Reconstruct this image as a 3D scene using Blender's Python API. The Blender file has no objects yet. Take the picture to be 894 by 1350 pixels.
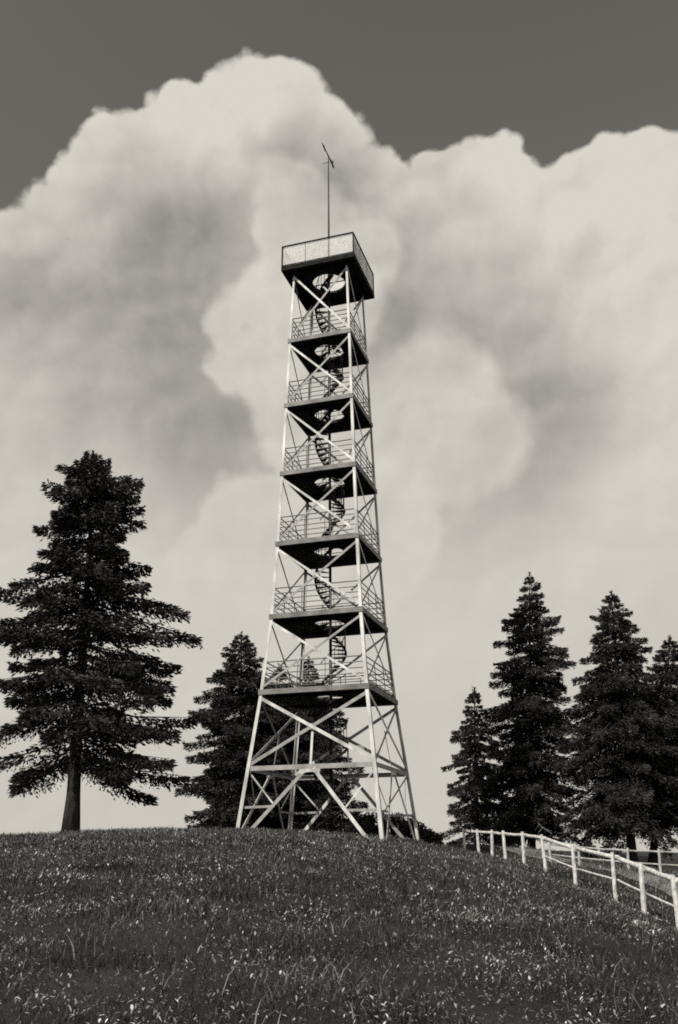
import bpy, math, random
import numpy as np
from mathutils import Vector, Matrix

R = math.radians
SC = bpy.context.scene
COL = SC.collection
EYE = 1.6                                    # eye height over the meadow; z = 0 is the turf under the camera

# ------------------------------------------------------------------ camera
FOC, PITCH, ROLL, PW, PH = 1200.0, R(20.5788), R(-0.4659), 894, 1350
cd = bpy.data.cameras.new('camera')
cam = bpy.data.objects.new('camera', cd); COL.objects.link(cam)
cd.sensor_fit = 'VERTICAL'; cd.sensor_height = 36; cd.sensor_width = 36
cd.lens = FOC / PH * 36
cd.clip_start = 0.1; cd.clip_end = 20000
cam.matrix_world = Matrix.Translation((0, 0, EYE)) @ Matrix.Rotation(R(90) + PITCH, 4, 'X') @ Matrix.Rotation(ROLL, 4, 'Z')
SC.camera = cam


def ray(px, py):
    a, b = px - PW / 2, py - PH / 2
    cr, sr = math.cos(ROLL), math.sin(ROLL)
    X = (cr * a + sr * b) / FOC; Y = (-sr * a + cr * b) / FOC
    c, s = math.cos(PITCH), math.sin(PITCH)
    return Vector((X, c + s * Y, s - c * Y))


def at(px, py, dist):
    """the place seen at that spot of the photograph, dist metres down the meadow"""
    r = ray(px, py)
    p = r * (dist / r.y)
    return Vector((p.x, p.y, p.z + EYE))


# ------------------------------------------------------------------ helpers
def tag(o, label=None, cat=None, group=None, kind=None):
    if label: o['label'] = label
    if cat: o['category'] = cat
    if group: o['group'] = group
    if kind: o['kind'] = kind
    return o


def empty(name, loc, rz=0):
    o = bpy.data.objects.new(name, None); COL.objects.link(o)
    o.location = loc; o.rotation_euler = (0, 0, rz); o.empty_display_size = 0.3
    return o


class MB:
    def __init__(s):
        s.v = []; s.f = []; s.uv = None

    def add(s, vs, fs):
        n = len(s.v); s.v += [tuple(v) for v in vs]; s.f += [tuple(i + n for i in f) for f in fs]

    def box(s, lo, hi):
        (a, b, c), (d, e, f) = lo, hi
        s.add([(a, b, c), (d, b, c), (d, e, c), (a, e, c), (a, b, f), (d, b, f), (d, e, f), (a, e, f)],
              [(3, 2, 1, 0), (4, 5, 6, 7), (0, 1, 5, 4), (1, 2, 6, 5), (2, 3, 7, 6), (3, 0, 4, 7)])

    def bar(s, p, q, w, t, n):
        """flat bar p->q, w wide in the plane whose normal is n, t thick along n"""
        p, q, n = Vector(p), Vector(q), Vector(n).normalized()
        d = (q - p).normalized(); n = (n - d * n.dot(d)).normalized(); u = d.cross(n)
        vs = []
        for c in (p, q):
            for a, b in ((-1, -1), (1, -1), (1, 1), (-1, 1)):
                vs.append(c + u * (a * w / 2) + n * (b * t / 2))
        s.add(vs, [(3, 2, 1, 0), (4, 5, 6, 7), (0, 1, 5, 4), (1, 2, 6, 5), (2, 3, 7, 6), (3, 0, 4, 7)])

    def angle(s, p, q, w, t, n, side=1):
        """rolled angle iron: a flange in the plane with normal n and one standing on it"""
        p, q, n = Vector(p), Vector(q), Vector(n).normalized()
        d = (q - p).normalized(); n = (n - d * n.dot(d)).normalized(); u = d.cross(n) * side
        vs = []
        prof = ((-w / 2, 0), (w / 2, 0), (w / 2, t), (-w / 2 + t, t), (-w / 2 + t, w * .8), (-w / 2, w * .8))
        for c in (p, q):
            for a, b in prof: vs.append(c + u * a - n * b)
        fs = [tuple(range(6)), tuple(range(11, 5, -1))] + [(i, (i + 1) % 6, 6 + (i + 1) % 6, 6 + i) for i in range(6)]
        s.add(vs, fs)

    def path(s, pts, rad, n=6, cap=True):
        pts = [Vector(p) for p in pts]
        m = len(pts); base = len(s.v)
        if not hasattr(rad, '__len__'): rad = [rad] * m
        ref = None
        for i, p in enumerate(pts):
            d = (pts[min(i + 1, m - 1)] - pts[max(i - 1, 0)]).normalized()
            if ref is None: ref = d.orthogonal().normalized()
            ref = (ref - d * ref.dot(d)).normalized(); b = d.cross(ref)
            for k in range(n):
                a = 2 * math.pi * k / n
                s.v.append(tuple(p + (ref * math.cos(a) + b * math.sin(a)) * rad[i]))
        for i in range(m - 1):
            for k in range(n):
                k2 = (k + 1) % n
                s.f.append((base + i * n + k, base + i * n + k2, base + (i + 1) * n + k2, base + (i + 1) * n + k))
        if cap:
            s.f.append(tuple(base + k for k in range(n))[::-1]); s.f.append(tuple(base + (m - 1) * n + k for k in range(n)))

    def build(s, name, mat, parent=None, smooth=False, loc=None):
        me = bpy.data.meshes.new(name); me.from_pydata(s.v, [], s.f); me.update()
        if smooth: me.polygons.foreach_set('use_smooth', [True] * len(me.polygons))
        if mat: me.materials.append(mat)
        o = bpy.data.objects.new(name, me); COL.objects.link(o)
        if parent: o.parent = parent
        if loc is not None: o.location = loc
        return o


def np_mesh(name, V, F, mat, parent=None, smooth=False):
    """V (n,3), F (m,k) with a fixed number of corners"""
    V = np.asarray(V, np.float32); F = np.asarray(F, np.int32)
    me = bpy.data.meshes.new(name); k = F.shape[1]
    me.vertices.add(len(V)); me.vertices.foreach_set('co', V.ravel())
    me.loops.add(F.size); me.loops.foreach_set('vertex_index', F.ravel())
    me.polygons.add(len(F))
    me.polygons.foreach_set('loop_start', np.arange(0, F.size, k, dtype=np.int32))
    me.polygons.foreach_set('loop_total', np.full(len(F), k, np.int32))
    if smooth: me.polygons.foreach_set('use_smooth', np.ones(len(F), bool))
    me.update(calc_edges=True); me.validate()
    me.materials.append(mat)
    o = bpy.data.objects.new(name, me); COL.objects.link(o)
    if parent: o.parent = parent
    return o


# ------------------------------------------------------------------ materials (an old black and white print: neutral greys)
def mat(name, lo, hi, scale=6, rough=.6, bump=0, detail=6, spec=.3, island=0, metal=0, stretch=None, extra=None):
    m = bpy.data.materials.new(name); m.use_nodes = True
    nt = m.node_tree; N = nt.nodes; L = nt.links
    b = N['Principled BSDF']; b.inputs['Roughness'].default_value = rough
    b.inputs['Specular IOR Level'].default_value = spec; b.inputs['Metallic'].default_value = metal
    tc = N.new('ShaderNodeTexCoord'); mp = N.new('ShaderNodeMapping'); L.new(tc.outputs['Object'], mp.inputs[0])
    if stretch: mp.inputs['Scale'].default_value = stretch
    ns = N.new('ShaderNodeTexNoise'); ns.inputs['Scale'].default_value = scale; ns.inputs['Detail'].default_value = detail
    L.new(mp.outputs[0], ns.inputs['Vector'])
    rp = N.new('ShaderNodeMapRange'); rp.inputs[1].default_value = .32; rp.inputs[2].default_value = .68
    rp.inputs[3].default_value = lo; rp.inputs[4].default_value = hi; L.new(ns.outputs[0], rp.inputs[0])
    out = rp.outputs[0]
    if island:
        g = N.new('ShaderNodeNewGeometry'); pw = N.new('ShaderNodeMath'); pw.operation = 'POWER'
        L.new(g.outputs['Random Per Island'], pw.inputs[0]); pw.inputs[1].default_value = island
        mr = N.new('ShaderNodeMapRange'); mr.inputs[3].default_value = .45; mr.inputs[4].default_value = 2.3
        L.new(pw.outputs[0], mr.inputs[0])
        mu = N.new('ShaderNodeMath'); mu.operation = 'MULTIPLY'; L.new(out, mu.inputs[0]); L.new(mr.outputs[0], mu.inputs[1]); out = mu.outputs[0]
    cc = N.new('ShaderNodeCombineColor')
    for i in range(3): L.new(out, cc.inputs[i])
    L.new(cc.outputs[0], b.inputs['Base Color'])
    if bump:
        bp = N.new('ShaderNodeBump'); bp.inputs['Strength'].default_value = bump; bp.inputs['Distance'].default_value = .03
        L.new(ns.outputs[0], bp.inputs['Height']); L.new(bp.outputs[0], b.inputs['Normal'])
    return m


M = dict(
    steel=mat('white_painted_steel', .34, .82, 2.2, .5, detail=10, stretch=(1, 1, .4)),
    steel_grey=mat('weathered_shaded_steel', .24, .42, 3, .6),  # greyer tone also carries the painted shade of the rising braces
    rail=mat('railing_steel', .13, .24, 4, .5),
    edge=mat('deck_edge_beam', .13, .27, 2, .6),
    deck=mat('tarred_deck_boards', .012, .028, 5, .8, stretch=(1, 12, 1)),
    dark=mat('dark_iron', .012, .028, 4, .85, spec=.08),
    mast=mat('mast_iron', .05, .09, 4, .5),
    wire=mat('white_wire', .7, .85, 3, .5),
    tread=mat('stair_iron', .03, .08, 4, .5),
    bark=mat('spruce_bark', .015, .05, 9, .9, bump=.8, stretch=(1, 1, .25)),
    needle=mat('spruce_needles', .024, .046, 1.3, .65, island=2.5, spec=.15),
    needle_b=mat('spruce_needles_paler', .03, .055, 1.3, .65, island=2.5, spec=.15),
    deadwood=mat('bleached_branches', .25, .45, 6, .8),
    shrub=mat('shrub_leaves', .02, .04, 2, .6, island=2.5, spec=.2),
    grass=mat('meadow_grass', .014, .085, .6, .6, island=3, spec=.2),
    sunlit=mat('short_sunlit_grass', .07, .17, .8, .7, island=2.5, spec=.15),  # lighter albedo paints the sunlight on the crest into the blades
    leaf=mat('weed_leaves', .12, .38, 1.0, .45, island=3, spec=.5),
    soil=mat('turf', .008, .026, .8, .95, bump=.6, detail=10),
    gravel=mat('gravel_path', .14, .24, 3, .95, bump=.3, detail=10),
    wood=mat('bleached_fence_wood', .42, .82, 7, .8, bump=.4, stretch=(1, 1, 1)),
    wood_grey=mat('grey_fence_wood', .35, .55, 5, .8, bump=.4),
)

# ------------------------------------------------------------------ terrain
ctrl = []


def cp(px, py, d): ctrl.append(tuple(at(px, py, d)))


FENCE = [(613.4, 1092, 1127, 42), (632, 1093, 1128.5, 40.4), (649, 1094, 1130.5, 38.8), (667, 1095, 1134, 37),
         (691, 1096.5, 1140, 34.3), (720, 1100, 1150, 31.2), (759, 1113, 1168, 28), (812, 1123.5, 1189, 24.8), (849.5, 1138, 1206, 22.7),
         (897, 1153, 1232, 20.6), (955, 1172, 1268, 18.6)]
for a in ((50, 1103, 33), (95, 1099.5, 34), (180, 1097, 35), (250, 1095.5, 35.5), (305, 1096, 35.4), (390, 1098, 37),
          (505, 1108.5, 33.7), (550, 1110, 38), (575, 1114, 41)): cp(*a)
for px, t, b_, d in FENCE: cp(px, b_, d)
for a in ((600, 1113.5, 47), (650, 1116, 46), (690, 1119, 44), (740, 1131, 42), (812, 1152, 32), (850, 1158, 32), (900, 1158, 33), (770, 1129, 60), (850, 1130, 62), (680, 1122, 62)): cp(*a)
ctrl += [(x, y, z + EYE) for x, y, z in (
    (0, 0, -1.6), (0, 10, -.78), (0, 20, -.06), (0, 28, .36), (-5, 10, -.75), (-8, 20, .0), (-9, 28, .5), (5, 10, -1.15), (4.5, 20, -.62), (6, 4, -1.9), (-6, 2, -1.4), (-16, 14, -.6), (-20, 30, .2),
    (-14, 46, -.2), (-4, 48, -.1), (4, 50, -.4), (-30, 30, -1.2), (-24, 55, -1.6), (0, 62, -1.6), (20, 25, -3), (16, 8, -3), (0, -15, -3.2), (-25, 0, -2.4), (30, 0, -4), (22, 50, -2.2))]
for k in range(20):
    a = 2 * math.pi * k / 20
    ctrl.append((85 * math.cos(a), 30 + 85 * math.sin(a), EYE - 3.0))
CT = np.array(ctrl)


def _phi(r2): return np.where(r2 > 1e-9, .5 * r2 * np.log(r2 + 1e-12), 0)


_n = len(CT)
_D = ((CT[:, None, :2] - CT[None, :, :2]) ** 2).sum(-1)
_A = np.zeros((_n + 3, _n + 3)); _A[:_n, :_n] = _phi(_D) + np.eye(_n) * 1.5
_A[:_n, _n] = 1; _A[:_n, _n + 1:] = CT[:, :2]; _A[_n, :_n] = 1; _A[_n + 1:, :_n] = CT[:, :2].T
_W = np.linalg.solve(_A, np.concatenate([CT[:, 2], np.zeros(3)]))


def ground(x, y):
    x = np.atleast_1d(np.asarray(x, float)); y = np.atleast_1d(np.asarray(y, float))
    out = np.empty(len(x))
    for i in range(0, len(x), 20000):
        P = np.stack([x[i:i + 20000], y[i:i + 20000]], 1)
        r2 = ((P[:, None, :] - CT[None, :, :2]) ** 2).sum(-1)
        z = _phi(r2) @ _W[:_n] + _W[_n] + P @ _W[_n + 1:]
        d = np.hypot(P[:, 0], P[:, 1] - 30); t = np.clip((d - 55) / 25, 0, 1); t = t * t * (3 - 2 * t)
        far = (EYE - 3.0) + np.clip(d - 150, 0, 1e9) * 0.0
        z = z * (1 - t) + far * t
        z += .03 * np.sin(P[:, 0] * 1.7 + 1.3 * np.sin(P[:, 1] * .9)) * np.sin(P[:, 1] * 1.3 + P[:, 0] * .4) * (1 - t)
        out[i:i + 20000] = z
    return out


def gz(x, y): return float(ground(x, y)[0])


g = np.linspace(-1, 1, 321)
ax = np.sinh(g * 6.2) / math.sinh(6.2) * 4000
gx = ax; gy = ax + 22
XX, YY = np.meshgrid(gx, gy); ZZ = ground(XX.ravel(), YY.ravel())
n = len(g)
idx = np.arange(n * n).reshape(n, n)
FF = np.stack([idx[:-1, :-1], idx[:-1, 1:], idx[1:, 1:], idx[1:, :-1]], -1).reshape(-1, 4)
np_mesh('ground', np.stack([XX.ravel(), YY.ravel(), ZZ], 1), FF, M['soil'], smooth=True)['kind'] = 'structure'

# gravel path behind the fence
fp = [at(px, b_, d) for px, t, b_, d in FENCE]
pl = [Vector((3.2, 50, 0)), Vector((5.5, 47.5, 0)), Vector((7.6, 45, 0)), Vector((9, 41, 0)), Vector((9.6, 36, 0)), Vector((9.9, 31, 0)), Vector((10.4, 26, 0)), Vector((11.5, 20, 0)), Vector((13, 12, 0))]
pts = []
for i in range(len(pl) - 1):
    for k in range(8): pts.append(pl[i].lerp(pl[i + 1], k / 8))
V = []; F = []
for i, p in enumerate(pts):
    d = (pts[min(i + 1, len(pts) - 1)] - pts[max(i - 1, 0)]).normalized(); nrm = Vector((-d.y, d.x, 0))
    for k in range(7):
        q = p + nrm * ((k / 6 - .5) * (1.5 + .25 * math.sin(i * .7 + k)))
        V.append((q.x, q.y, gz(q.x, q.y) + .03))
for i in range(len(pts) - 1):
    for k in range(6): F.append((i * 7 + k, i * 7 + k + 1, i * 7 + k + 8, i * 7 + k + 7))
np_mesh('path', V, F, M['gravel'], smooth=True)['kind'] = 'structure'

# ------------------------------------------------------------------ grass and weeds
rng = np.random.default_rng(7)


def scatter(n, d0, d1, spread, pw=1.0):
    d = d0 + (d1 - d0) * rng.random(n) ** pw
    x = (rng.random(n) * 2 - 1) * (spread * d + 4)
    return x, d


def blades(n, d0, d1, h0, h1, w0, w1, clump):
    x, y = scatter(n, d0, d1, .46)
    c_ = .5 + .5 * np.sin(x * 3.1 + 2 * np.sin(y * .7)) * np.sin(y * 1.3 + 2 * np.sin(x * 1.1)); c = .5 + .5 * np.sin(x * 2.1 + 1.7 * np.sin(y * 1.1)) * np.sin(y * 1.9 + np.sin(x * .8))
    keep = rng.random(n) < .2 + .8 * c; x, y, c_ = x[keep], y[keep], c_[keep]; n = len(x)
    x += rng.normal(0, clump, n); y += rng.normal(0, clump, n)
    z = ground(x, y) - .02
    a = rng.random(n) * 2 * math.pi; h = (h0 + (h1 - h0) * rng.random(n) ** 2) * (.55 + .9 * c_); w = w0 + (w1 - w0) * rng.random(n)
    la = rng.random(n) * 2 * math.pi; lean = h * rng.uniform(.2, 1.0, n)
    ux, uy = np.cos(a) * w / 2, np.sin(a) * w / 2
    lx, ly = np.cos(la) * lean, np.sin(la) * lean
    P = np.zeros((n, 5, 3))
    P[:, 0] = np.stack([x - ux, y - uy, z], 1); P[:, 1] = np.stack([x + ux, y + uy, z], 1)
    P[:, 2] = np.stack([x + ux * .8 + lx * .35, y + uy * .8 + ly * .35, z + h * .6], 1)
    P[:, 3] = np.stack([x - ux * .8 + lx * .35, y - uy * .8 + ly * .35, z + h * .6], 1)
    P[:, 4] = np.stack([x + lx, y + ly, z + h], 1)
    b = np.arange(n)[:, None] * 5
    T = np.concatenate([b + [0, 1, 2], b + [0, 2, 3], b + [3, 2, 4]], 0)
    return P.reshape(-1, 3), T


Vs = []; Fs = []; off = 0
for a in ((190000, 4, 12, .025, .11, .004, .010, .03), (190000, 11, 22, .04, .13, .007, .016, .05), (140000, 21, 46, .06, .14, .012, .03, .08)):
    v, f = blades(*a); Vs.append(v); Fs.append(f + off); off += len(v)
tag(np_mesh('grass', np.concatenate(Vs), np.concatenate(Fs), M['grass']), 'dark meadow grass covering the hill below the tower', 'grass', kind='stuff')


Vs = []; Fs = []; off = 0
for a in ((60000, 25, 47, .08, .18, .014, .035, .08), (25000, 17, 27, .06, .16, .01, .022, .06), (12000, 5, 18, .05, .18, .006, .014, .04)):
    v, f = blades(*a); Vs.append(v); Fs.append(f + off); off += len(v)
tag(np_mesh('sunlit_grass', np.concatenate(Vs), np.concatenate(Fs), M['sunlit']), 'paler dry grass, sun painted into its tone, thickest along the crest of the hill', 'grass', kind='stuff')


def leaves(n, d0, d1, l0, l1):
    m = n // 6
    cx, cy = scatter(m, d0, d1, .46)
    q_ = .5 + .5 * np.sin(cx * 1.9 + 2.2 * np.sin(cy * .8 + 1)) * np.sin(cy * 1.1 + 2 * np.sin(cx * .9))
    kp = rng.random(m) < .12 + .88 * q_ ** 1.5; cx, cy = cx[kp], cy[kp]; m = len(cx)
    x = np.repeat(cx, 6) + rng.normal(0, .07, m * 6); y = np.repeat(cy, 6) + rng.normal(0, .07, m * 6)
    n = m * 6
    z = ground(x, y) + rng.uniform(.03, .1, n)
    a = rng.random(n) * 2 * math.pi; L = l0 + (l1 - l0) * rng.random(n) ** 2; W = L * rng.uniform(.18, .45, n); el = rng.uniform(-.1, 1.2, n)
    dx, dy, dz = np.cos(a) * np.cos(el), np.sin(a) * np.cos(el), np.sin(el)
    sx, sy = -np.sin(a), np.cos(a)
    P = np.zeros((n, 6, 3)); o = np.stack([x, y, z], 1); D = np.stack([dx, dy, dz], 1); S = np.stack([sx, sy, np.zeros(n)], 1)
    droop = np.zeros((n, 3)); droop[:, 2] = -L * .22
    Lc, Wc = L[:, None], W[:, None]
    P[:, 0] = o; P[:, 1] = o + D * Lc * .35 + S * Wc * .45; P[:, 2] = o + D * Lc * .7 + S * Wc * .4 + droop * .4
    P[:, 3] = o + D * Lc + droop; P[:, 4] = o + D * Lc * .7 - S * Wc * .4 + droop * .4; P[:, 5] = o + D * Lc * .35 - S * Wc * .45
    b = np.arange(n)[:, None] * 6
    return P.reshape(-1, 3), np.concatenate([b + [0, 1, 2], b + [0, 2, 3], b + [0, 3, 4], b + [0, 4, 5]], 0)


Vs = []; Fs = []; off = 0
for a in ((80000, 4, 12, .015, .06), (90000, 11, 22, .02, .085), (60000, 21, 42, .035, .10)):
    v, f = leaves(*a); Vs.append(v); Fs.append(f + off); off += len(v)
tag(np_mesh('meadow_weeds', np.concatenate(Vs), np.concatenate(Fs), M['leaf']), 'pale broad weed leaves scattered through the dark grass', 'weeds', kind='stuff')

# ------------------------------------------------------------------ lookout tower
TX, TY, PHI = -0.394, 37.0589, R(-17.446)
LV = [(-0.2, 2.905), (3.021, 2.5313), (5.803, 2.2042), (8.856, 1.9319), (11.977, 1.7798), (15.180, 1.6657), (18.473, 1.5603), (21.790, 1.4635), (25.50, 1.335)]
LV = [(z + EYE, s) for z, s in LV]
tower = tag(empty('lookout_tower', (TX, TY, 0), PHI), 'tall white steel lattice lookout tower with stacked dark platforms on the grassy hilltop', 'tower')


def half(z):
    for (z0, s0), (z1, s1) in zip(LV, LV[1:]):
        if z <= z1: return s0 + (s1 - s0) * (z - z0) / (z1 - z0)
    return LV[-1][1]


CORN = ((-1, -1), (1, -1), (1, 1), (-1, 1))


def C3(k, z, inset=0):
    s = half(z) - inset; return Vector((CORN[k][0] * s, CORN[k][1] * s, z))


ca, sa = math.cos(PHI), math.sin(PHI)
for k, (sx, sy) in enumerate(CORN):
    lx, ly = sx * 2.83, sy * 2.83
    zf = gz(TX + ca * lx - sa * ly, TY + sa * lx + ca * ly) - .25
    m = MB(); zs = [zf] + [z for z, s in LV[1:]]
    rings = []
    for z in zs:
        s = half(z); w = .142 - .045 * (z - zf) / 25; t = .022
        x, y = s * sx, s * sy
        rings.append([(x, y), (x - sx * w, y), (x - sx * w, y - sy * t), (x - sx * t, y - sy * t), (x - sx * t, y - sy * w), (x, y - sy * w)])
    vs = [(x, y, z) for rg, z in zip(rings, zs) for x, y in rg]
    fs = []
    for i in range(len(zs) - 1):
        for j in range(6):
            j2 = (j + 1) % 6; fs.append((i * 6 + j, i * 6 + j2, i * 6 + 6 + j2, i * 6 + 6 + j))
    fs.append((0, 1, 2, 3, 4, 5)); fs.append(tuple(range(len(vs) - 6, len(vs))))
    m.add(vs, fs)
    m.build('leg', M['steel'], tower)
    s = half(zf + .3); m = MB(); m.box((sx * s - .26 - sx * .06, sy * s - .26 - sy * .06, zf - .3), (sx * s + .26 - sx * .06, sy * s + .26 - sy * .06, zf + .27))
    m.build('footing', M['gravel'], tower)

FACE = [(0, 1, (0, -1, 0)), (1, 2, (1, 0, 0)), (2, 3, (0, 1, 0)), (3, 0, (-1, 0, 0))]


def brace(p, q, w, n, off, mt='steel', t=.016):
    nv = Vector(n); m = MB()
    m.bar(Vector(p) + nv * off, Vector(q) + nv * off, w, t, nv)
    return m.build('brace', M[mt], tower)


for a, b, nrm in FACE:
    for i in range(1, len(LV) - 1):
        z0 = LV[i][0] + (.30 if i > 1 else .12); z1 = LV[i + 1][0] - .12
        w = .092 if i > 1 else .125
        p0, p1, q0, q1 = C3(a, z1, .06), C3(b, z0, .06), C3(a, z0, .06), C3(b, z1, .06)
        brace(p0, p1, w, nrm, .05)
        brace(q0, q1, w, nrm, .022, 'steel_grey')  # rising brace in greyer steel, its shaded side put into the colour
        X = p0.lerp(p1, (p0 - q1).length / ((p0 - q1).length + (p1 - q0).length)); nv = Vector(nrm)
        m = MB(); m.bar(X + nv * .036 - Vector((0, 0, .11)), X + nv * .036 + Vector((0, 0, .11)), .17, .006, nrm); m.build('gusset_plate', M['steel_grey'], tower)
    zg = LV[1][0]
    P, Q = C3(a, zg), C3(b, zg)
    m = MB(); m.angle(P + (Q - P) * .03 - Vector(nrm) * .03, Q - (Q - P) * .03 - Vector(nrm) * .03, .17, .016, nrm)
    m.build('girder', M['steel_grey'], tower)
    mid = (P + Q) / 2
    zt = LV[1][0] + .02; z1 = LV[2][0]
    # hanger from the crossing of the braces down to the middle of the girder
    m = MB(); pa = C3(a, z1 - .12, .06); pb = C3(b, zg + .12, .06); pc = C3(a, zg + .12, .06); pd = C3(b, z1 - .12, .06)
    t_ = (pa - pd).length / ((pa - pd).length + (pb - pc).length)
    X = pa.lerp(pb, t_)
    m.bar(X - Vector(nrm) * .09, mid - Vector(nrm) * .09 + Vector((0, 0, .08)), .09, .012, nrm); m.build('hanger', M['steel'], tower)
    for u, v in ((a, b), (b, a)):
        foot = C3(u, 2.1); footv = C3(v, 2.1); end = foot.lerp(footv, .09); end.z = gz(TX + ca * end.x - sa * end.y, TY + sa * end.x + ca * end.y) - .1
        top = mid.lerp(C3(u, zg), .05) - Vector((0, 0, .06))
        brace(top, end, .13, nrm, -.03, 'steel' if u == b else 'steel_grey', .03)
        # small struts tying leg and knee brace together
        tk = .58; kn = top.lerp(end, tk)
        lg = C3(u, kn.z - .02, .06)
        m = MB(); m.bar(lg - Vector(nrm) * .06, kn - Vector(nrm) * .06, .085, .012, nrm); m.build('strut', M['steel_grey'], tower)
        m = MB(); m.bar(C3(u, zg - .12, .08) - Vector(nrm) * .09, kn + Vector((0, 0, .1)) - Vector(nrm) * .09, .06, .012, nrm); m.build('strut', M['steel'], tower)
    # crown gusset under the middle of the girder
    m = MB(); d = (Q - P).normalized(); nv = Vector(nrm)
    vs = [mid + d * x + Vector((0, 0, z)) - nv * .0 for x, z in ((-.42, -.09), (.42, -.09), (.36, -.3), (.12, -.2), (-.12, -.2), (-.36, -.3))]
    vs = [v + nv * .012 for v in vs] + [v - nv * .0 for v in vs]
    m.add(vs, [(0, 1, 2, 3, 4, 5), (11, 10, 9, 8, 7, 6)] + [(i, (i + 1) % 6, 6 + (i + 1) % 6, 6 + i) for i in range(6)])
    m.build('gusset_plate', M['steel'], tower)


def deck_mesh(s, z0, z1, r, n=24):
    """square slab with a round stair opening"""
    m = MB(); ring = []; outer = []
    for i in range(n):
        a = 2 * math.pi * i / n + math.pi / n
        c, sn = math.cos(a), math.sin(a); k = s / max(abs(c), abs(sn))
        ring.append((c * r, sn * r)); outer.append((c * k, sn * k))
    outer2 = []
    for i in range(n):
        outer2.append(outer[i])
    vs = []
    for z in (z0, z1):
        vs += [(x, y, z) for x, y in ring] + [(x, y, z) for x, y in outer2]
    fs = []
    for i in range(n):
        j = (i + 1) % n
        fs += [(i, n + i, n + j, j)[::-1], (2 * n + i, 3 * n + i, 3 * n + j, 2 * n + j)[::1],
               (i, j, 2 * n + j, 2 * n + i), (n + i, 3 * n + i, 3 * n + j, n + j)[::-1]]
        # fill the square corner triangle when the outer edge turns
        x0, y0 = outer2[i]; x1, y1 = outer2[j]
        if abs(abs(x0) - abs(x1)) > 1e-6 and abs(abs(y0) - abs(y1)) > 1e-6:
            cxn = math.copysign(s, x0 + x1); cyn = math.copysign(s, y0 + y1); b = len(vs)
            vs += [(cxn, cyn, z0), (cxn, cyn, z1)]
            fs += [(n + i, n + j, b), (3 * n + i, 3 * n + j, b + 1)]
    m.add(vs, fs); return m


def frame_mesh(s, z0, z1, t):
    m = MB()
    m.box((-s, -s, z0), (s, -s + t, z1)); m.box((-s, s - t, z0), (s, s, z1))
    m.box((-s, -s + t, z0), (-s + t, s - t, z1)); m.box((s - t, -s + t, z0), (s, s - t, z1))
    return m


HOLE = .68
for i in range(2, 8):
    z, s = LV[i]; s += .035
    p = deck_mesh(s - .05, z + .07, z + .17, HOLE).build('platform', M['deck'], tower)
    frame_mesh(s, z, z + .2, .045).build('edge_beam', M['edge'], p)
    m = MB()
    for q in (-.62, .62): m.box((-s + .06, q * s * 1.02 - .04, z - .01), (s - .06, q * s * 1.02 + .04, z + .07))
    for q in (-1, 1): m.box((q * HOLE * 1.02 - .03, -.6 * s, z + .005), (q * HOLE * 1.02 + .03, .6 * s, z + .07))
    m.build('joist', M['dark'], p)
    zt = z + .2
    for a, b, nrm in FACE:
        m = MB()
        def rp(k, h): return C3(k, zt + h, .06)
        for h in (.2, .42, .64, .87, 1.1):
            m.path([rp(a, h), rp(b, h)], .021 if h < 1 else .026, 5)
        for t in (.335, .665):
            m.path([rp(a, -.02).lerp(rp(b, -.02), t), rp(a, 1.1).lerp(rp(b, 1.1), t)], .02, 5)
        m.build('railing', M['rail'], p)

# top platform
z, s = 25.529 + EYE, 1.775
tp = deck_mesh(s - .05, z + .09, z + .2, .78).build('platform', M['deck'], tower)
tp['label'] = 'wider top platform with pale mesh railing'
frame_mesh(s, z + .02, z + .25, .05).build('edge_beam', M['dark'], tp)
m = MB()
for q in (-.76, .76): m.box((-s + .06, q * s - .06, z - .06), (s - .06, q * s + .06, z + .09))
for q in (-.76, .76): m.box((q * s - .06, -.69 * s, z - .05), (q * s + .06, .69 * s, z + .09))
m.build('joist', M['dark'], tp)
zt = z + .25; hr = 1.12
crn = [Vector((x * (s - .03), y * (s - .03), 0)) for x, y in CORN]
for a, b, nrm in FACE:
    A, B = crn[a], crn[b]; m = MB(); up = Vector((0, 0, 1))
    m.bar(A + up * (zt + hr), B + up * (zt + hr), .06, .05, up)
    m.path([A + up * (zt - .02), A + up * (zt + hr - .03)], .03, 6)
    m.path([A + up * (zt + .06), B + up * (zt + .06)], .02, 5)
    m.build('railing', M['dark'], tp)
    m = MB(); w = .0085
    inw = -Vector(nrm) * .035; A2 = A + inw; B2 = B + inw; d = (B2 - A2); L_ = d.length
    k = int(L_ / .021)
    for j in range(1, k):
        q = A2 + d * (j / k); m.bar(q + up * (zt + .02), q + up * (zt + hr - .04), w, w * .6, nrm)
    for j in range(1, 40):
        h = zt + .02 + (hr - .06) * j / 40; m.bar(A2 + d * .01 + up * h + Vector(nrm) * .006, B2 - d * .01 + up * h + Vector(nrm) * .006, w, w * .5, nrm)
    m.build('wire_panel', M['wire'], tp)
    for t in (.33, .66):
        m = MB(); m.path([A.lerp(B, t) + up * zt, A.lerp(B, t) + up * (zt + hr - .02)], .012, 5); m.build('baluster', M['steel_grey'], tp)

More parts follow.
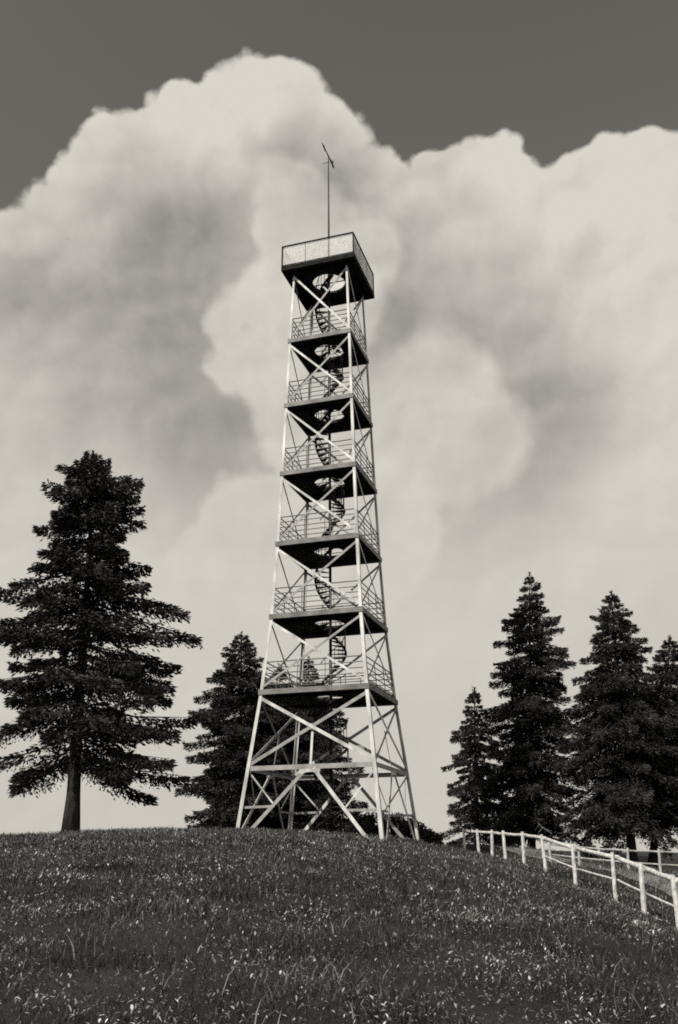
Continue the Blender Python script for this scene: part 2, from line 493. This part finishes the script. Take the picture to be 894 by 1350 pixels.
# mast and weather vane
m = MB(); m.path([(0, 0, z + .22), (0, 0, 30 + EYE), (0, 0, 33.35 + EYE)], [.055, .045, .03], 8)
mast = m.build('mast', M['mast'], tower, smooth=True)
m = MB()
o = Vector((0.02, 0, 33.25 + EYE)); dv = Vector((.03, 1, -.02)).normalized(); sd = Vector((0, 0, 1))
m.path([o - dv * .9, o + dv * .8], .028, 6)
m.path([o - Vector((.3, 0, .35)), o + Vector((.3, 0, -.35))], .018, 6)
def plate(pts, t=.012):
    nn = dv.cross(sd).normalized() * t
    vs = [o + dv * x + sd * y + nn for x, y in pts] + [o + dv * x + sd * y - nn for x, y in pts]; k = len(pts)
    m.add(vs, [tuple(range(k)), tuple(range(2 * k - 1, k - 1, -1))] + [(i, (i + 1) % k, k + (i + 1) % k, k + i) for i in range(k)])
plate([(-1.0, 0), (-.55, .15), (-.65, 0), (-.55, -.15)])
plate([(.1, .04), (.7, .22), (.62, .03), (.7, -.17), (.1, -.04)])
m.build('weather_vane', M['mast'], mast)

# spiral stair: one flight to every platform
st_z = [gz(TX, TY)] + [LV[i][0] + .17 for i in range(2, 8)] + [z + .2]
ang = R(200)
for i in range(7):
    za, zb = st_z[i], st_z[i + 1]
    if i == 0: nst, turns = 26, 2.5
    else: nst, turns = 16, (.70 if i % 2 == 0 else .8); ang = R(55) if i % 2 == 0 else R(222)
    fl = MB(); fl.path([(0, 0, za), (0, 0, zb)], .06, 10)
    flight = fl.build('staircase', M['dark'], tower, smooth=True)
    rise = (zb - za) / nst; da = 2 * math.pi * turns / nst
    stuff = MB(); hr_ = MB(); hp = []; sp = []
    for k in range(nst):
        a0 = ang + k * da; zz = za + (k + 1) * rise
        tm = stuff if i == 0 else MB(); top = []; bot = []
        for a_ in (a0 - .08, a0 + da / 2, a0 + da + .08):
            for r_ in (.055, .61): top.append((math.cos(a_) * r_, math.sin(a_) * r_, zz))
        vs = [(x, y, q - .004) for x, y, q in top] + [(x, y, q - .035) for x, y, q in top]
        tm.add(vs, [(0, 1, 3, 2), (2, 3, 5, 4), (6, 8, 9, 7), (8, 10, 11, 9), (0, 6, 7, 1), (4, 5, 11, 10), (1, 7, 9, 3), (3, 9, 11, 5), (0, 2, 8, 6), (2, 4, 10, 8)])
        if i: tm.build('tread', M['tread'], flight)
        if k > 1 or i == 0:
            pm = a0 + da / 2; c_ = (math.cos(pm) * .62, math.sin(pm) * .62)
            hr_.path([(c_[0], c_[1], zz - .03), (c_[0], c_[1], zz + .85)], .013, 4)
        for q in range(3):
            pm = a0 + da * q / 3; hp.append((math.cos(pm) * .63, math.sin(pm) * .63, zz + .85 - rise / 2 + rise * q / 3))
            sp.append((math.cos(pm) * .63, math.sin(pm) * .63, zz - rise / 2 + rise * q / 3 - .02))
    if i == 0: stuff.build('treads', M['tread'], flight)['kind'] = 'stuff'
    hr_.path(hp[4:], .018, 5); hr_.path(sp, .05, 6)
    hr_.build('handrail', M['dark'], flight)
    ang += turns * 2 * math.pi

# ------------------------------------------------------------------ fences
def fence(name, posts, label, wood, rp, rr, rails, seed, over):
    rnd = random.Random(seed)
    b0 = posts[0][0]
    root = tag(empty(name, (b0.x, b0.y, b0.z)), label, 'fence')
    O = Vector(b0); tops = []
    for base, h in posts:
        zb = gz(base.x, base.y) - .15; lean = Vector((rnd.uniform(-.05, .05), rnd.uniform(-.05, .05), 0))
        p0 = Vector((base.x, base.y, zb)) - O; p1 = Vector((base.x, base.y, base.z + h)) - O + lean
        k = rnd.uniform(.85, 1.15); m = MB()
        m.path([p0, p0.lerp(p1, .35) + Vector((rnd.uniform(-.012, .012), rnd.uniform(-.012, .012), 0)), p0.lerp(p1, .7), p1], [rp * k * 1.08, rp * k, rp * k * .97, rp * k * .85], 8)
        m.build('post', wood, root, smooth=False); tops.append((p0, p1))
    for off, r, first in rails:
        sg = 1 if off > -.3 else .25
        for i in range(first, len(tops) - 1):
            (a0, a1), (b0_, b1) = tops[i], tops[i + 1]
            side = Vector((-(b1 - a1).y, (b1 - a1).x, 0)).normalized() * (rp + r) * .8
            A = a1 + Vector((0, 0, off)) + side; B = b1 + Vector((0, 0, off)) + side
            d = (B - A) * .05; m = MB(); mid = A.lerp(B, .5) + Vector((0, 0, rnd.uniform(-.022, .006) * sg))
            m.path([A - d, A.lerp(B, .25) + Vector((0, 0, rnd.uniform(-.01, .008) * sg)), mid, A.lerp(B, .75) + Vector((0, 0, rnd.uniform(-.01, .008) * sg)), B + d], [r * 1.05, r, r * .95, r, r * 1.05], 7)
            m.build('rail', wood, root, smooth=True)
    return root


fposts = []
for px, t, b_, d in FENCE:
    base = at(px, b_, d); top = at(px, t, d); base.z = gz(base.x, base.y)
    fposts.append((base, max(.85, min(1.25, top.z - base.z))))
fence('wooden_fence', fposts, 'pale round-pole wooden fence curving down the near side of the hill at right', M['wood'], .056, .07, ((-.12, .058, 0), (-.66, .026, 5)), 3, 0)
F2 = [(726, 1122, 1140, 40), (763.5, 1121, 1143, 38), (829, 1118, 1150, 35.5), (872, 1119, 1156, 33), (930, 1120, 1165, 30)]
fp2 = []
for px, t, b_, d in F2:
    base = at(px, b_, d); base.z = gz(base.x, base.y); top = at(px, t, d); fp2.append((base, max(.8, min(1.3, top.z - base.z))))
fence('wooden_fence', fp2, 'thinner grey wooden fence on the far side of the path under the spruces', M['wood_grey'], .05, .04, ((-.1, .035, 0), (-.5, .03, 0)), 5, 0)

# ------------------------------------------------------------------ trees
def spruce(name_label, base, apex, crown0, prof, seed, mt='needle', n_whorl=None, gap=.12, tuft=(.2, .34, .07, .11), droop=.28, per=1.0, trunk_r=.2, group=None, dead=0, up_tip=.35, trunk_extra=None, squash=1.0, gaps=(), var=.66, lump_=.2, tiers=0):
    """prof: list of (height fraction, radius) from crown base to apex; the trunk runs straight from base to apex"""
    rnd = np.random.default_rng(seed); base = Vector(base); apex = Vector(apex)
    root = tag(empty('spruce_tree', base), name_label, 'tree', group)
    ax_ = apex - base; H = ax_.length; ax_n = np.array(ax_.normalized())
    m = MB(); npt = 10; pts = []
    wob = rnd.normal(0, .02, (npt, 2))
    for i in range(npt):
        t = i / (npt - 1); p = Vector((0, 0, -.3)).lerp(ax_, t); p.x += wob[i, 0] * (1 - t) * (t > 0); p.y += wob[i, 1] * (t > 0); pts.append(p)
    m.path(pts, [trunk_r * (1.35 if i == 0 else 1) * (1 - .93 * i / (npt - 1)) for i in range(npt)], 9)
    ht = [p[0] for p in prof]; rt = [p[1] for p in prof]
    Vc = []
    ph = rnd.uniform(0, 6.28, 4)
    nz = n_whorl or int(H * (1 - crown0) / .24)
    step = (1 - crown0) / nz
    def tri(P, D, S, L, W):
        # diamond-shaped sprays of needles
        Vc.append(np.stack([P, P + D * (L * .45)[:, None] + S * (W / 2)[:, None], P + D * L[:, None], P + D * (L * .45)[:, None] - S * (W / 2)[:, None]], 1))
    for w in range(nz):
        t = crown0 + (w + rnd.uniform(-.3, .3)) * step; t = min(max(t, crown0), .985)
        rad = np.interp(t, ht, rt)
        nb = int(round(rnd.uniform(5, 8) * min(1, .55 + rad * .35)))
        a0 = rnd.random() * 6.283
        for k in range(nb):
            if rnd.random() < gap * (1.35 - t): continue
            a = a0 + 6.283 * k / nb + rnd.normal(0, .22)
            L = rad * rnd.uniform(var, 1.22)
            L *= 1 + lump_ * (math.sin(2 * a + ph[0] + 13 * t) * .5 + math.sin(3 * a + ph[1] - 21 * t) * .5)
            if tiers and math.sin(t * 6.283 * tiers + 1.3 * math.sin(a + ph[2])) < -.6 and t < .82 and rnd.random() < .7: continue
            for (ga, gw, gt0, gt1, gf) in gaps:
                if gt0 < t < gt1 and abs((a - ga + math.pi) % 6.283 - math.pi) < gw: L *= gf
            if L < .12: L = .12
            ns = max(4, int(L / .14)); s = np.linspace(0, 1, ns + 1)
            dr = droop * rnd.uniform(.6, 1.4) * (.4 + .9 * (1 - t)); rise = .45 * max(0, t - .72) / .28 + rnd.normal(0, .06)
            out = s * L; zz = L * (rise * s - dr * 1.5 * s + up_tip * dr * 1.5 * s ** 3)
            bend = rnd.normal(0, .12) * s ** 2 * L
            o = np.array(Vector((0, 0, 0)).lerp(ax_, t))
            bx = o[0] + np.cos(a) * out * squash - np.sin(a) * bend; by = o[1] + np.sin(a) * out + np.cos(a) * bend; bz = o[2] + zz
            B = np.stack([bx, by, bz], 1)
            if L > .5: m.path([B[0], B[ns // 2], B[-1]], [.018 + .012 * L, .012 + .006 * L, .006], 4, False)
            # side sprays
            cnt = int((44 + 160 * L) * per); u = rnd.random(cnt) ** .75
            u = np.clip(.06 + .94 * u, 0, 1)
            P = np.stack([np.interp(u, s, B[:, c]) for c in range(3)], 1)
            sgn = np.sign(rnd.random(cnt) - .5); span = (.10 + .36 * L * (1 - u) * (.35 + u)) * rnd.random(cnt) ** .8
            sdv = np.array([-math.sin(a), math.cos(a), 0]); fw = np.array([math.cos(a), math.sin(a), 0])
            P = P + sdv * (sgn * span)[:, None] + fw * (span * .55)[:, None]
            P[:, 2] -= span * rnd.uniform(.05, .45, cnt) + rnd.random(cnt) ** 2 * (.06 + .1 * min(L, 2.5))
            D = sdv * (sgn * rnd.uniform(.2, 1., cnt))[:, None] + fw * rnd.uniform(.2, 1., cnt)[:, None]
            D[:, 2] += rnd.uniform(-.75, .25, cnt); D /= np.linalg.norm(D, axis=1)[:, None]
            Rn = rnd.normal(0, 1, (cnt, 3)); Rn[:, 2] *= .6; S = np.cross(D, Rn); S /= np.linalg.norm(S, axis=1)[:, None] + 1e-9
            k_ = .75 + .35 * min(L, 2) / 2
            tri(P, D, S, rnd.uniform(tuft[0], tuft[1], cnt) * k_ * .72, rnd.uniform(tuft[2], tuft[3], cnt) * k_ * .58)
    # leading shoot
    cnt = 60; u = rnd.uniform(.955, 1.0, cnt); P = np.array(ax_)[None, :] * u[:, None]; P += rnd.normal(0, .03, (cnt, 3))
    D = rnd.normal(0, .6, (cnt, 3)); D[:, 2] = rnd.uniform(.2, 1.2, cnt); D /= np.linalg.norm(D, axis=1)[:, None]; S = np.cross(D, rnd.normal(0, 1, (cnt, 3))); S /= np.linalg.norm(S, axis=1)[:, None]
    tri(P, D, S, np.full(cnt, .2), np.full(cnt, .05))
    if trunk_extra: trunk_extra(m)
    m.build('trunk', M['bark'], root, smooth=True)
    V = np.concatenate(Vc).reshape(-1, 3); F = np.arange(len(V)).reshape(-1, 4)
    np_mesh('crown', V, F, M[mt], root)
    if dead:
        m = MB(); rr = random.Random(seed)
        for k in range(dead):
            a = rr.uniform(-2.6, -.5); h = rr.uniform(.06, .16) * H; L = rr.uniform(.9, 1.6) * rt[0] * .75
            q = [Vector((0, 0, h)) + Vector((math.cos(a) * L * s_, math.sin(a) * L * s_, -L * .38 * s_ + .12 * math.sin(s_ * 9 + k))) for s_ in (.2, .4, .6, .8, 1, 1.12)]
            m.path(q, [.06, .052, .045, .036, .025, .012], 5)
            for i in (2, 3, 4):
                for s_ in (-1, 1):
                    m.path([q[i], q[i] + Vector((math.cos(a + s_ * .8) * .5, math.sin(a + s_ * .8) * .5, -.28))], [.014, .005], 4)
        m.build('bare_branch', M['deadwood'], root)
    return root


def tree_px(label, base_px, apex_px, d, prof_px, crown_y, seed, **kw):
    """prof_px: (image row, half width in photo pixels) from crown base up"""
    A = at(*apex_px, d); B = at(*base_px, d); B.z = gz(B.x, B.y)
    H = A.z - B.z
    def hz(y): return (at(apex_px[0], y, d).z - B.z) / H
    prof = []
    for y, w in prof_px:
        p = at(apex_px[0], y, d); q = at(apex_px[0] + w, y, d); prof.append((hz(y), (q - p).length))
    return spruce(label, B, A, hz(crown_y), sorted(prof), seed, **kw)


def knee(m):
    pass


tree_px('big dark spruce with bare lower trunk standing alone at left of the hilltop', (93, 1100), (126, 600), 34,
        [(1040, 105), (1010, 135), (960, 140), (880, 135), (820, 124), (770, 96), (720, 88), (680, 74), (640, 48), (618, 24), (600, 5)], 1000, 11,
        gap=.5, n_whorl=46, lump_=.24, tuft=(.18, .34, .08, .14), droop=.2, trunk_r=.27, per=1.1, var=.6, gaps=((0.0, .5, .62, .76, .6),(3.14, 1.0, 0, 1, .85), (0.3, .6, .3, .38, .6)))
tree_px('spruce behind the left leg of the tower, its tip clear of the lattice', (318, 1110), (318, 834), 50,
        [(1100, 62), (1040, 64), (980, 62), (930, 58), (905, 50), (880, 28), (855, 17), (834, 2)], 1098, 21, gap=.12, droop=.3)
tree_px('shorter spruce behind the tower, tip just under the lowest platform', (368, 1112), (369, 878), 53,
        [(1100, 66), (1040, 58), (980, 46), (930, 26), (900, 12), (878, 2)], 1100, 22, gap=.12, droop=.3)
tree_px('broad spruce behind the middle of the tower, showing between the braces', (408, 1112), (407, 867), 51,
        [(1100, 72), (1040, 68), (990, 58), (950, 44), (910, 20), (885, 8), (867, 2)], 1100, 23, gap=.1, droop=.3)
tree_px('smallest spruce at the left end of the right-hand group', (628, 1122), (625, 908), 52,
        [(1095, 40), (1060, 40), (1000, 34), (960, 24), (930, 12), (908, 2)], 1098, 31, mt='needle_b', gap=.3, var=.5, lump_=.3, droop=.34)
tree_px('tall pointed spruce in the middle of the right-hand group behind the fence', (700, 1122), (698, 757), 50,
        [(1090, 56), (1040, 60), (960, 58), (900, 52), (860, 44), (830, 36), (800, 22), (775, 10), (757, 2)], 1092, 32, gap=.16, droop=.32, var=.55, lump_=.26, dead=8)
tree_px('dense dark spruce with a thick bare foot at the right of the group', (833, 1134), (806, 780), 46,
        [(1070, 66), (1030, 78), (960, 76), (900, 62), (860, 42), (830, 28), (805, 14), (780, 2)], 1072, 33, gap=.06, droop=.4, up_tip=.2, trunk_r=.24, per=1.15)
tree_px('spruce at the far right with a slanting bare foot, partly behind the dense one', (856, 1140), (884, 840), 48,
        [(1075, 62), (1030, 64), (960, 56), (910, 40), (870, 20), (840, 2)], 1068, 34, gap=.1, droop=.34, trunk_r=.22)


# ------------------------------------------------------------------ shrubs
def shrub(label, px, top, d, wpx, seed, depth=1.0, group=None):
    rnd = np.random.default_rng(seed)
    T = at(px, top, d); b = Vector((T.x, T.y, gz(T.x, T.y))); h = max(.5, T.z - b.z)
    w = (at(px + wpx, top, d) - T).length
    root = tag(empty('shrub', b), label, 'shrub', group)
    m = MB()
    for k in range(9):
        a = rnd.random() * 6.28; r_ = rnd.uniform(.2, .8)
        m.path([(math.cos(a) * .08, math.sin(a) * .08, -.1), (math.cos(a) * w * r_ * .4, math.sin(a) * w * r_ * .4, h * .5), (math.cos(a) * w * r_, math.sin(a) * w * r_, h * rnd.uniform(.6, .9))], [.03, .02, .006], 5)
    m.build('stems', M['bark'], root)
    nc = 34; n = 150; V = []
    for k in range(nc):
        a = rnd.random() * 6.28; r_ = rnd.random() ** .5; e = rnd.random() ** .6
        c = np.array([math.cos(a) * w * r_ * .9, math.sin(a) * w * depth * r_ * .9, h * (.12 + .8 * e * (1 - .75 * r_ ** 2))])
        cr = rnd.uniform(.18, .34) * min(h, w)
        P = rnd.normal(0, 1, (n, 3)); P /= np.linalg.norm(P, axis=1)[:, None]; P = c + P * (cr * rnd.random(n) ** .4)[:, None]
        P[:, 2] = np.maximum(P[:, 2], -.05)
        D = rnd.normal(0, 1, (n, 3)); D /= np.linalg.norm(D, axis=1)[:, None]; S = np.cross(D, rnd.normal(0, 1, (n, 3))); S /= np.linalg.norm(S, axis=1)[:, None]
        L = rnd.uniform(.07, .14, n)[:, None]; W = L * .5
        V.append(np.stack([P, P + D * L * .5 + S * W * .5, P + D * L, P + D * L * .5 - S * W * .5], 1))
    V = np.concatenate(V).reshape(-1, 3)
    np_mesh('foliage', V, np.arange(len(V)).reshape(-1, 4), M['shrub'], root)


shrub('dark round bush seen just inside the front right leg of the tower', 482, 1062, 43, 26, 41)
shrub('dark bush standing right behind the front right leg of the tower', 518, 1063, 44, 24, 42)
shrub('low bush at the foot of the rear right leg of the tower', 545, 1080, 43.5, 22, 43)
shrub('lowest bush trailing off down the bank between tower and fence', 564, 1094, 43, 20, 44)
shrub('small dark bush beside the path under the right-hand spruces', 776, 1106, 44, 10, 45)

# ------------------------------------------------------------------ sun and sky
sun_to = Vector((-.42, -.6, .68)).normalized()
TINT = (1.0, .95, .85)
sd_ = bpy.data.lights.new('sun', 'SUN'); sd_.energy = 3.6; sd_.angle = R(.53); sd_.color = (1, .945, .84)
so = bpy.data.objects.new('sun', sd_); COL.objects.link(so); so.rotation_euler = (-sun_to).to_track_quat('-Z', 'Y').to_euler(); so.location = (-30, -20, 40)

wd = bpy.data.worlds.new('World'); SC.world = wd; wd.use_nodes = True
nt = wd.node_tree; N = nt.nodes; L = nt.links; N.clear()
STR = .1


def val(x): return x


def mth(op, a, b=None, c=None, clamp=False):
    nd = N.new('ShaderNodeMath'); nd.operation = op; nd.use_clamp = clamp
    for i, q in enumerate((a, b, c)):
        if q is None: continue
        if isinstance(q, (int, float)): nd.inputs[i].default_value = q
        else: L.new(q, nd.inputs[i])
    return nd.outputs[0]


def vmth(op, a, b=None, s=None):
    nd = N.new('ShaderNodeVectorMath'); nd.operation = op
    for i, q in enumerate((a, b)):
        if q is None: continue
        if isinstance(q, (tuple, list, Vector)): nd.inputs[i].default_value = tuple(q)
        else: L.new(q, nd.inputs[i])
    if s is not None:
        if isinstance(s, (int, float)): nd.inputs['Scale'].default_value = s
        else: L.new(s, nd.inputs['Scale'])
    return nd.outputs['Value'] if op in ('DISTANCE', 'DOT_PRODUCT', 'LENGTH') else nd.outputs['Vector']


def mrange(x, a, b, c=0, d=1, smooth=True):
    nd = N.new('ShaderNodeMapRange'); nd.interpolation_type = 'SMOOTHSTEP' if smooth else 'LINEAR'
    L.new(x, nd.inputs[0])
    for i, q in enumerate((a, b, c, d)): nd.inputs[i + 1].default_value = q
    return nd.outputs[0]


def noise(v, sc, det=5, rough=.5, out=0):
    nd = N.new('ShaderNodeTexNoise'); nd.inputs['Scale'].default_value = sc; nd.inputs['Detail'].default_value = det; nd.inputs['Roughness'].default_value = rough
    L.new(v, nd.inputs['Vector']); return nd.outputs[out]


def voro(v, sc, sm=.5):
    nd = N.new('ShaderNodeTexVoronoi'); nd.feature = 'F1'; nd.inputs['Scale'].default_value = sc
    L.new(v, nd.inputs['Vector']); return nd.outputs['Distance']


tc = N.new('ShaderNodeTexCoord'); DIR = vmth('NORMALIZE', tc.outputs['Generated'])


def D(px, py): return ray(px, py).normalized()


def ang_r(px, py, r): return (D(px + r * .7071, py + r * .7071) - D(px, py)).length


def warp(v, sc, amp, det=4):
    c = noise(v, sc, det, .55, 1); c = vmth('SUBTRACT', c, (.5, .5, .5)); return vmth('ADD', v, vmth('SCALE', c, None, amp))


WS = warp(DIR, 5, .085, 5)           # soft, wide warp for shading
WD = warp(warp(DIR, 9, .03, 2), 30, .007, 4)   # outline
pert = mth('MULTIPLY', mth('SUBTRACT', .42, voro(WD, 20)), .020)
pert = mth('ADD', pert, mth('MULTIPLY', mth('SUBTRACT', .42, voro(WD, 46)), .010))
pert = mth('ADD', pert, mth('MULTIPLY', mth('SUBTRACT', .5, noise(WD, 160, 3, .5)), .004))


def union(circles, v, sm=.008):
    f = None
    for cx, cy, r in circles:
        t = mth('SUBTRACT', ang_r(cx, cy, r), vmth('DISTANCE', v, D(cx, cy)))
        f = t if f is None else mth('SMOOTH_MAX', f, t, sm)
    return f


def lump(cx, cy, r, amp, v):
    rr = ang_r(cx, cy, r); d = vmth('DISTANCE', v, D(cx, cy))
    e = mth('POWER', 2.71828, mth('MULTIPLY', mth('MULTIPLY', d, d), -1 / (rr * rr)))
    return mth('MULTIPLY', e, amp)


top = union([(370, 122, 47), (300, 142, 57), (245, 152, 55), (196, 130, 23), (165, 197, 66), (127, 220, 36), (95, 292, 46), (60, 296, 56), (25, 310, 56), (130, 260, 70), (-40, 320, 60), (230, 300, 165), (60, 420, 120), (400, 290, 120), (560, 350, 110), (640, 380, 130), (800, 370, 130), (340, 190, 70), (930, 380, 120),
             (415, 160, 50), (440, 178, 56), (465, 190, 34), (480, 230, 50), (508, 275, 62), (340, 124, 50), (400, 134, 44), (520, 242, 36), (575, 222, 36), (605, 250, 66), (655, 232, 54), (688, 245, 30), (720, 290, 60), (760, 257, 52), (803, 235, 55), (850, 228, 52), (905, 235, 62), (980, 280, 80)], WD)
sep = N.new('ShaderNodeSeparateXYZ'); L.new(WD, sep.inputs[0])
low = mth('MULTIPLY', mth('SUBTRACT', D(447, 330).z, sep.outputs[2]), 1.2)
ftot = mth('ADD', mth('SMOOTH_MAX', top, low, .01), pert)
cover = mrange(ftot, -.0018, .0062)

# brightness inside the cloud
VW = WS
sh = None
for a in ((215, 305, 90, -.13), (300, 330, 90, -.15), (270, 385, 100, -.17), (100, 370, 120, -.22), (200, 450, 110, -.14), (160, 545, 100, -.10), (265, 500, 110, -.16), (310, 590, 95, -.15), (220, 610, 60, -.06), (20, 420, 90, -.10),
          (128, 470, 46, .13), (70, 285, 60, .07), (60, 520, 50, .05), (150, 590, 40, .07), (380, 215, 50, -.15), (450, 240, 60, -.13), (400, 165, 40, -.04),
          (632, 285, 30, -.09), (525, 400, 95, -.15), (560, 300, 70, -.03), (680, 480, 95, -.20), (745, 550, 75, -.18), (710, 625, 75, -.15), (640, 665, 70, -.09), (540, 655, 90, -.07),
          (850, 400, 110, .08), (830, 620, 110, .07), (250, 740, 110, .02), (330, 110, 90, .07), (240, 190, 80, .06), (660, 220, 70, .06), (800, 230, 80, .08), (600, 800, 200, .03)):
    t = lump(*a, VW); sh = t if sh is None else mth('ADD', sh, t)

# nearer billows in front of the grey mass at left
WB = warp(warp(DIR, 11, .035, 3), 40, .010, 5)
bf = union([(388, 275, 74), (376, 330, 46), (424, 400, 95), (296, 428, 40), (345, 392, 58), (318, 476, 54), (365, 520, 60), (480, 330, 60), (425, 580, 90), (350, 730, 120), (270, 790, 90), (470, 700, 120), (260, 850, 120), (130, 810, 110), (30, 830, 120)], WB, .022)
bf = mth('ADD', bf, mth('MULTIPLY', pert, .8))
bmask = mrange(bf, -.002, .014)
# billow at the right
rf = union([(585, 520, 88), (530, 560, 80), (635, 575, 78), (580, 610, 70)], WB, .02)
rf = mth('ADD', rf, mth('MULTIPLY', pert, .6)); rmask = mrange(rf, -.004, .022)

relief_v = vmth('ADD', WD, (-.010, -.004, .012))
rel = mth('SUBTRACT', noise(WD, 9, 7, .52), noise(relief_v, 9, 7, .52))
rel2 = mth('SUBTRACT', voro(relief_v, 16, .8), voro(WD, 16, .8))
fine = mth('SUBTRACT', noise(WD, 14, 8, .55), .5)
rim = mrange(ftot, .0, .07, 1, 0)
sh = mth('MULTIPLY', mth('TANH', mth('MULTIPLY', sh, 1 / .26)), .26)
B0 = mth('ADD', .60, sh)
# where the near billow covers it the grey mass is hidden
B0 = mth('ADD', mth('MULTIPLY', B0, mth('SUBTRACT', 1, mth('MULTIPLY', bmask, .86))), mth('MULTIPLY', mth('MULTIPLY', bmask, .86), mrange(bf, .0, .11, .65, .60)))
B0 = mth('ADD', mth('MULTIPLY', B0, mth('SUBTRACT', 1, mth('MULTIPLY', rmask, .8))), mth('MULTIPLY', mth('MULTIPLY', rmask, .8), mrange(rf, .0, .10, .63, .59)))
soft = mrange(sep.outputs[2], D(447, 900).z, D(447, 330).z, .25, 1)
for a in ((385, 212, 40, -.08), (452, 240, 55, -.11), (520, 400, 80, -.07), (470, 330, 50, -.04)):
    B0 = mth('ADD', B0, lump(*a, WB))
Bt = mth('ADD', B0, mth('MULTIPLY', mth('MULTIPLY', rel, soft), .50))
Bt = mth('ADD', Bt, mth('MULTIPLY', mth('MULTIPLY', rel2, soft), .14))
Bt = mth('ADD', Bt, mth('MULTIPLY', mth('MULTIPLY', fine, soft), .10))
Bt = mth('ADD', Bt, mth('MULTIPLY', rim, .085))
Bt = mth('MINIMUM', mth('MAXIMUM', Bt, .2), .70)

sky = N.new('ShaderNodeTexSky'); sky.sky_type = 'NISHITA'; sky.sun_disc = False
sky.sun_elevation = math.asin(sun_to.z); sky.sun_rotation = math.atan2(sun_to.x, sun_to.y)
sc_ = N.new('ShaderNodeSeparateColor'); L.new(sky.outputs[0], sc_.inputs[0])     # the red-filtered look of the old film
SKYK = 1.6
blue = mth('MULTIPLY', sc_.outputs[0], SKYK)
mx = N.new('ShaderNodeMix'); mx.data_type = 'FLOAT'
L.new(cover, mx.inputs[0]); L.new(blue, mx.inputs[2]); L.new(mth('MULTIPLY', Bt, 1 / STR), mx.inputs[3])
cc = N.new('ShaderNodeCombineColor')
for i in range(3): L.new(mth('MULTIPLY', mx.outputs[0], TINT[i]), cc.inputs[i])
bg = N.new('ShaderNodeBackground'); bg.inputs[1].default_value = STR; L.new(cc.outputs[0], bg.inputs[0])
ow = N.new('ShaderNodeOutputWorld'); L.new(bg.outputs[0], ow.inputs[0])

# ------------------------------------------------------------------ render settings
SC.render.engine = 'CYCLES'
SC.cycles.use_denoising = False
SC.cycles.use_adaptive_sampling = True; SC.cycles.adaptive_threshold = .015; SC.cycles.adaptive_min_samples = 16
SC.cycles.max_bounces = 6; SC.cycles.diffuse_bounces = 3
SC.cycles.filter_width = 1.8
SC.view_settings.view_transform = 'Standard'; SC.view_settings.look = 'None'
SC.view_settings.exposure = 0; SC.view_settings.gamma = 1; SC.view_settings.use_curve_mapping = False
